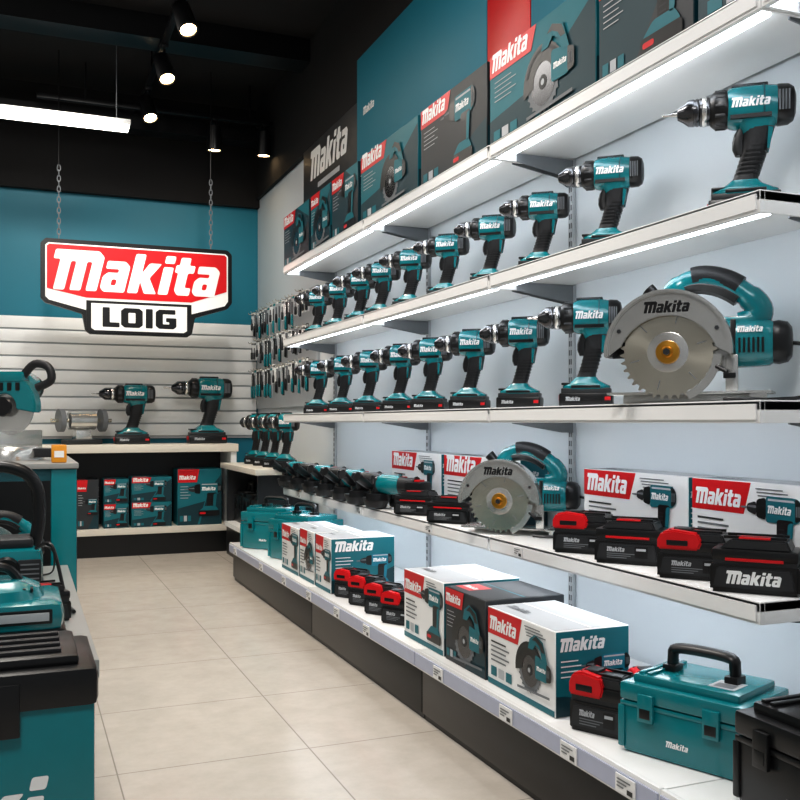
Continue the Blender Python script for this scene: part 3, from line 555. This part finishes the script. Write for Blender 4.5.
# ---------------- back display table
b=B().add(rbox(-2.2,1.44,6.55,YB-.045,.71,.765,.004),'cream')
lg=B().add(rbox(-2.2,1.42,6.95,YB-.045,.0,.71),'black').add(rbox(1.39,1.43,6.57,6.95,.0,.71),'white').add(rbox(-2.2,-2.16,6.57,6.95,0,.71),'white')
dk=B().add(rbox(-2.16,1.39,6.57,6.95,.15,.19,.003),'cream').add(rbox(-2.16,1.39,6.60,6.95,0,.15),'black')
inst('display_counter',[('countertop',b.mesh('countertop')),('frame',lg.mesh('frame')),('lower_deck',dk.mesh('lower_deck'))],(0,0,0),0,1,'cream topped display counter against the slatwall','display counter')
def Xb(px,Y): p=px-20; return p*Y*CT/(K-ST*p)
for px,s in ((130,1.62),(205,1.84)):
    inst('cordless_drill',DR,(Xb(px,6.75),6.78,.7655),0,(s,s,s*.96),'teal cordless drill on the counter before the slatwall','drill','cordless drills on the back counter')
bs=B().add(rbox(-.11,.11,-.07,.07,0,.03,.008),'dark').add(rbox(-.05,.05,-.045,.045,.028,.09,.01),'silver')
mo=B().add(lathe((0,0,.15),'x',[(-.085,.045),(-.08,.058),(.08,.058),(.085,.045)],20),'silver').add(lathe((0,0,.15),'x',[(-.19,.012),(.19,.012)],10),'steel')
wh=[('grinding_wheel',B().add(lathe((0,0,.15),'x',[(sx*.13-.015,.072),(sx*.13+.015,.072)],24),'grey').mesh('grinding_wheel')) for sx in (-1,1)]
inst('bench_grinder',[('base',bs.mesh('base')),('motor',mo.mesh('motor'),'silver motor')]+wh,(Xb(82,6.75),6.78,.7655),math.radians(15),1.1,'small silver bench grinder on the counter','bench grinder')
for a,c,st,h,n in ((77,99,'dark',.34,1),(104,129,'teal',.34,2),(132,172,'teal',.35,2),(178,222,'teal',.40,1)):
    x0,x1=Xb(a,6.62),Xb(c,6.62)
    for lv in range(n):
        single('carton',carton(x1-x0,.2,h/n-.003,st,'drill'),((x0+x1)/2,6.74,.1905+lv*h/n),0,CL[st]+(' on the lower deck' if lv==0 else ' stacked on another carton'),'carton','cartons under the back counter')
# ---------------- side display on right wall at far end
Y0,Y1=5.45,6.5
sh=B().add(rbox(1.30,XW-.002,Y0,Y1,.60,.635,.003),'cream'); lg=B().add(rbox(1.66,XW-.002,Y0+.02,Y1-.02,0,.60),'dark').add(rbox(1.34,1.66,Y0+.1,Y0+.13,0,.6),'dark').add(rbox(1.34,1.66,Y1-.05,Y1-.02,0,.6),'dark').add(rbox(1.32,1.66,Y0+.13,Y1-.05,.2,.23),'white').add(rbox(1.34,1.66,Y0+.13,Y1-.05,.0,.2),'black')
inst('side_display_table',[('tabletop',sh.mesh('tabletop')),('frame',lg.mesh('frame'))],(0,0,0),0,1,'narrow cream display table below hanging hand tools','display table')
for k,px in enumerate((254,263,273,284)):
    X=1.47; inst('cordless_drill',DRN,(X,Yp(px,X),.6355),math.radians(-50+8*(k%2)),(.9,.9,1.25),'teal and black cordless drill on the narrow side table','drill','cordless drills on the side table')
for k in range(3):
    inst('tool_case',BC,(1.48,5.80+.26*k,.2305),R90,(.7,.8,1.1),'small black tool case under the side table','tool case','small black tool cases')
pg=B().add(rbox(XW-.02,XW-.002,5.45,7.0,1.02,1.76,.002),'lightgrey')
single('pegboard_panel',pg.mesh('pegboard_panel'),label='pale pegboard panel on the wall',cat='pegboard')
def accessory(card,tool,hm,L=.12,tag='white',hw=.012):
    pin=B().add(tube([(0,.0,.02),(0,-.085,.02),(0,-.09,.03)],.0025,6),'steel')
    c=B().add(rbox(-hw,hw,-.052,-.050,-L-.02,.03,.001),card).add(rbox(-hw*.8,hw*.8,-.0535,-.052,.010,.024),tag)
    t=B().add(lathe((0,-.060,0),'z',[(-L-.015,.004),(-L-.01,.008),(-L*.6,.008),(-L*.55,.005)],10),hm).add(lathe((0,-.060,0),'z',[(-L*.6,.0035),(-.015,.0035),(-.01,.002)],8),tool)
    return [('hook',pin.mesh('hook')),('backing_card',c.mesh('backing_card')),('accessory',t.mesh('accessory'))]
HT=[accessory('lightgrey','chrome_dark','black',.10),accessory('dark','silver','teal',.15),accessory('print_white','chrome_dark','dark',.08,'grey',.018),accessory('grey','silver','black',.13),accessory('lightgrey','black','teal',.16,'teal',.014),accessory('black','silver','grey',.11,'lightgrey')]
for r in range(3):
    for k in range(19):
        inst('packaged_accessory',HT[random.randrange(6)],(XW-.02,5.50+k*.080,1.71-r*.215+random.uniform(-.01,.01)),math.radians(-68),1.05,'small packaged tool accessory hanging on a pegboard hook','tool accessory','packaged accessories on the pegboard')
# ---------------- left side
b=B().add(rbox(-.62,.107,1.5,1.73,.0,.50,.006),'teal').add(rbox(-.6,.09,1.496,1.5,.02,.08),'teal_dark')
place2d(b,MAKI,'white',Vector((0,1.5,0)),EX,EZ,-EY,-.245,.285,.285,0)
ld=B().add(rbox(-.63,.112,1.492,1.735,.485,.545,.012),'black').add(rbox(-.6,.085,1.52,1.71,.54,.56,.008),'black').add(rbox(-.1,.0,1.488,1.494,.45,.53,.003),'black')
for k in range(4): ld.add(rbox(-.55,.06,1.545+.04*k,1.560+.04*k,.558,.566,.002),'rubber')
inst('storage_bin',[('bin_body',b.mesh('bin_body'),'teal body with white lettering'),('lid',ld.mesh('lid'),'black lid')],(0,0,0),0,1,'large teal storage bin with black lid','storage bin')
b=B().add(rbox(-1.2,.155,2.05,3.45,.38,.42,.004),'greytop').add(rbox(-1.15,.14,2.08,3.42,0,.38),'teal_dark')
single('low_display_table',b.mesh('low_display_table'),label='low display table with grey top and dark teal sides',cat='display table')
b=B().add(rbox(-1.2,.2,3.72,4.5,0,.745,.004),'teal_dark').add(rbox(-1.22,.205,3.70,4.52,.745,.765,.003),'greytop').add(rbox(-1.15,.105,3.712,3.721,.05,.70),'black').add(rbox(.108,.198,3.712,3.721,.01,.742,.002),'teal')
single('display_cabinet',b.mesh('display_cabinet'),label='teal and black display cabinet with thin grey top',cat='cabinet')
b=B().add(rbox(.0,.055,-.02,.02,0,.068,.006),'yellow').add(rbox(.01,.045,-.021,-.019,.02,.045),'white')
single('yellow_tape_box',b.mesh('yellow_tape_box'),(.11,3.77,.7655),0,'small yellow box on the teal cabinet','box')
def miter():
    base=B().add(lathe((0,0,0),'z',[(0,.12),(.03,.12),(.045,.11),(.05,.09)],28),'silver').add(rbox(-.2,.2,-.02,.03,.03,.10,.004),'silver').add(rbox(-.03,.03,-.2,-.08,.01,.04,.006),'dark')
    arm=B().add(tube(spline([(.0,.14,.02),(.0,.15,.16),(.02,.10,.24),(.02,.03,.27)],5),[.03]*15+[.035],12),'teal').add(lathe((.0,.0,.25),'x',[(.03,.05),(.06,.055),(.13,.055),(.15,.04)],20),'teal').add(lathe((0,0,.25),'x',[(.15,.04),(.165,.045),(.18,.03)],20),'black')
    bl=B().add(lathe((0,0,.18),'x',[(-.002,.10),(.002,.10)],32),'silver')
    gd=B().add(prism([(x,z) for x,z in arc(0,0,.115,-10,190,20)]+[(x,z) for x,z in arc(0,0,.045,190,-10,12)],-.022,.022,.004),'teal',Matrix.Translation((0,0,.18))@Matrix.Rotation(math.radians(90),4,'Z')).add(lathe((0,0,.18),'x',[(-.03,.03),(-.024,.034)],16),'black').add(rbox(-.026,.026,-.07,.06,.265,.30,.008),'teal')
    for k in range(4): gd.add(rbox(-.0255,-.0215,-.06+.03*k,-.045+.03*k,.235,.262,.002),'black')
    hd=B().add(tube(spline([(.0,-.06,.285),(.0,-.10,.325),(0,-.15,.315),(0,-.16,.27),(0,-.11,.245)],5),.014,10),'rubber')
    return [('base',base.mesh('base')),('arm',arm.mesh('arm')),('blade',bl.mesh('blade')),('blade_guard',gd.mesh('blade_guard')),('handle',hd.mesh('handle'))]
inst('miter_saw',miter(),(-.05,4.12,.7655),math.radians(60),1.2,'teal miter saw with metal base on the cabinet','miter saw')
def charger(w,d):
    b=B().add(rbox(-w/2,w/2,-d/2,d/2,0,.06,.02),'black').add(rbox(-w*.48,w*.48,-d*.48,d*.48,.05,.115,.025),'teal').add(column([(.108,-.01,0,w*.40,d*.40),(.135,-.01,0,w*.36,d*.36),(.150,-.01,0,w*.26,d*.25)],3),'teal')
    b.add(rbox(-w*.4,w*.4,-d*.49,-d*.47,.07,.10,.003),'black').add(rbox(w*.05,w*.38,-d*.495,-d*.485,.076,.094,.001),'lightgrey').add(tube(spline([(-w*.2,0,.14),(-w*.1,0,.175),(w*.1,0,.175),(w*.2,0,.14)],5),.010,8),'black')
    for k in range(5): b.add(rbox(w*(.06+.05*k),w*(.08+.05*k),-d*.3,d*.1,.130,.139,.001),'black')
    return b
single('jobsite_charger',charger(.31,.26).mesh('jobsite_charger'),(-.06,2.24,.4205),0,'rounded teal and black charging machine on the low table','machine')
inst('battery_pack',BK,(.04,2.50,.4205),math.radians(15),.85,'black battery pack on the low table between machines','battery')
bd=B().add(rbox(-.14,.10,-.10,.10,0,.05,.015),'black').add(rbox(-.13,.095,-.095,.095,.045,.15,.03),'teal').add(lathe((.0,-.097,.095),'y',[(-.012,.03),(0,.036)],20),'black').add(rbox(.03,.09,-.099,-.094,.06,.12,.002),'dark').add(rbox(-.1,.07,-.07,.07,.148,.175,.01),'dark')
for k in range(4): bd.add(rbox(.036,.084,-.1005,-.098,.066+.013*k,.070+.013*k),'grey')
hd=B().add(tube(spline([(.07,0,.13),(.085,0,.22),(.08,0,.31),(.04,0,.36),(-.04,0,.375),(-.10,0,.34),(-.115,0,.24),(-.11,0,.13)],5),.018,12),'black')
inst('jobsite_radio',[('radio_body',bd.mesh('radio_body')),('handle',hd.mesh('handle'),'large black loop handle')],(-.035,2.85,.4205),0,1.0,'teal jobsite machine with large black loop handle','radio')
inst('circular_saw',SAW,(-.10,3.22,.4220),math.radians(8),.60,'small teal circular saw behind the loop-handled machine','circular saw')
b=B().add(tube(spline([(.05,0,.15),(.09,-.03,.16),(.118,-.06,.05),(.125,-.10,.006),(.13,-.16,.006),(.14,-.20,.006),(.13,-.13,.006),(.12,-.09,.006)],6),.005,8),'black')
single('power_cable',b.mesh('power_cable'),(-.01,2.75,.4215),0,'loose black power cable on the low table','cable')
# ---------------- lights
def area(x,y,z,sx,sy,e,col=(1,1,1),rot=(0,0,0)):  # added area fill below the ceiling to brighten the room, has no fixture
    l=bpy.data.lights.new('ceiling_fill','AREA'); l.shape='RECTANGLE'; l.size=sx; l.size_y=sy; l.energy=e; l.color=col
    o=bpy.data.objects.new('ceiling_fill',l); COL.objects.link(o); o.location=(x,y,z); o.rotation_euler=rot; return o
area(.1,5.0,3.05,.5,1.8,24,(1,.95,.88))
area(.1,2.6,3.05,.3,.9,38,(1,.96,.92))
area(-.3,.2,3.0,.4,.6,42,(1,.97,.94),(math.radians(25),0,0))
area(-1.6,3.5,3.0,.8,2,22,(1,.96,.92))
for y,e in ((4.82,52),(5.55,52),(6.2,30),(3.6,52),(2.3,50)):
    l=bpy.data.lights.new('spot_lamp','SPOT'); l.energy=e; l.color=(1,.86,.70); l.spot_size=math.radians(80); l.spot_blend=.7; l.shadow_soft_size=.04
    o=bpy.data.objects.new('spot_lamp',l); COL.objects.link(o); o.location=(.72,y-.08,2.88); o.rotation_euler=(math.radians(12),0,0)
for x,e in ((.3,55),(1.1,50)):
    l=bpy.data.lights.new('wall_wash_lamp','SPOT'); l.energy=e; l.color=(1,.95,.88); l.spot_size=math.radians(75); l.spot_blend=.9; l.shadow_soft_size=.05
    o=bpy.data.objects.new('wall_wash_lamp',l); COL.objects.link(o); o.location=(x,5.3,2.95); o.rotation_euler=(math.radians(50),0,0)
w=bpy.data.worlds.new('W'); sc.world=w; w.use_nodes=True; w.node_tree.nodes['Background'].inputs[0].default_value=(.90,.94,1,1); w.node_tree.nodes['Background'].inputs[1].default_value=.27
# camera
cam=bpy.data.cameras.new('camera'); co=bpy.data.objects.new('camera',cam); COL.objects.link(co)
co.location=(0,0,H); co.rotation_euler=(math.radians(90),0,-TH); cam.sensor_width=36; cam.lens=F/800*36; cam.shift_y=22/800; cam.clip_start=.05
sc.camera=co
sc.view_settings.view_transform='Standard'
sc.view_settings.exposure=0.12
sc.view_settings.gamma=0.88
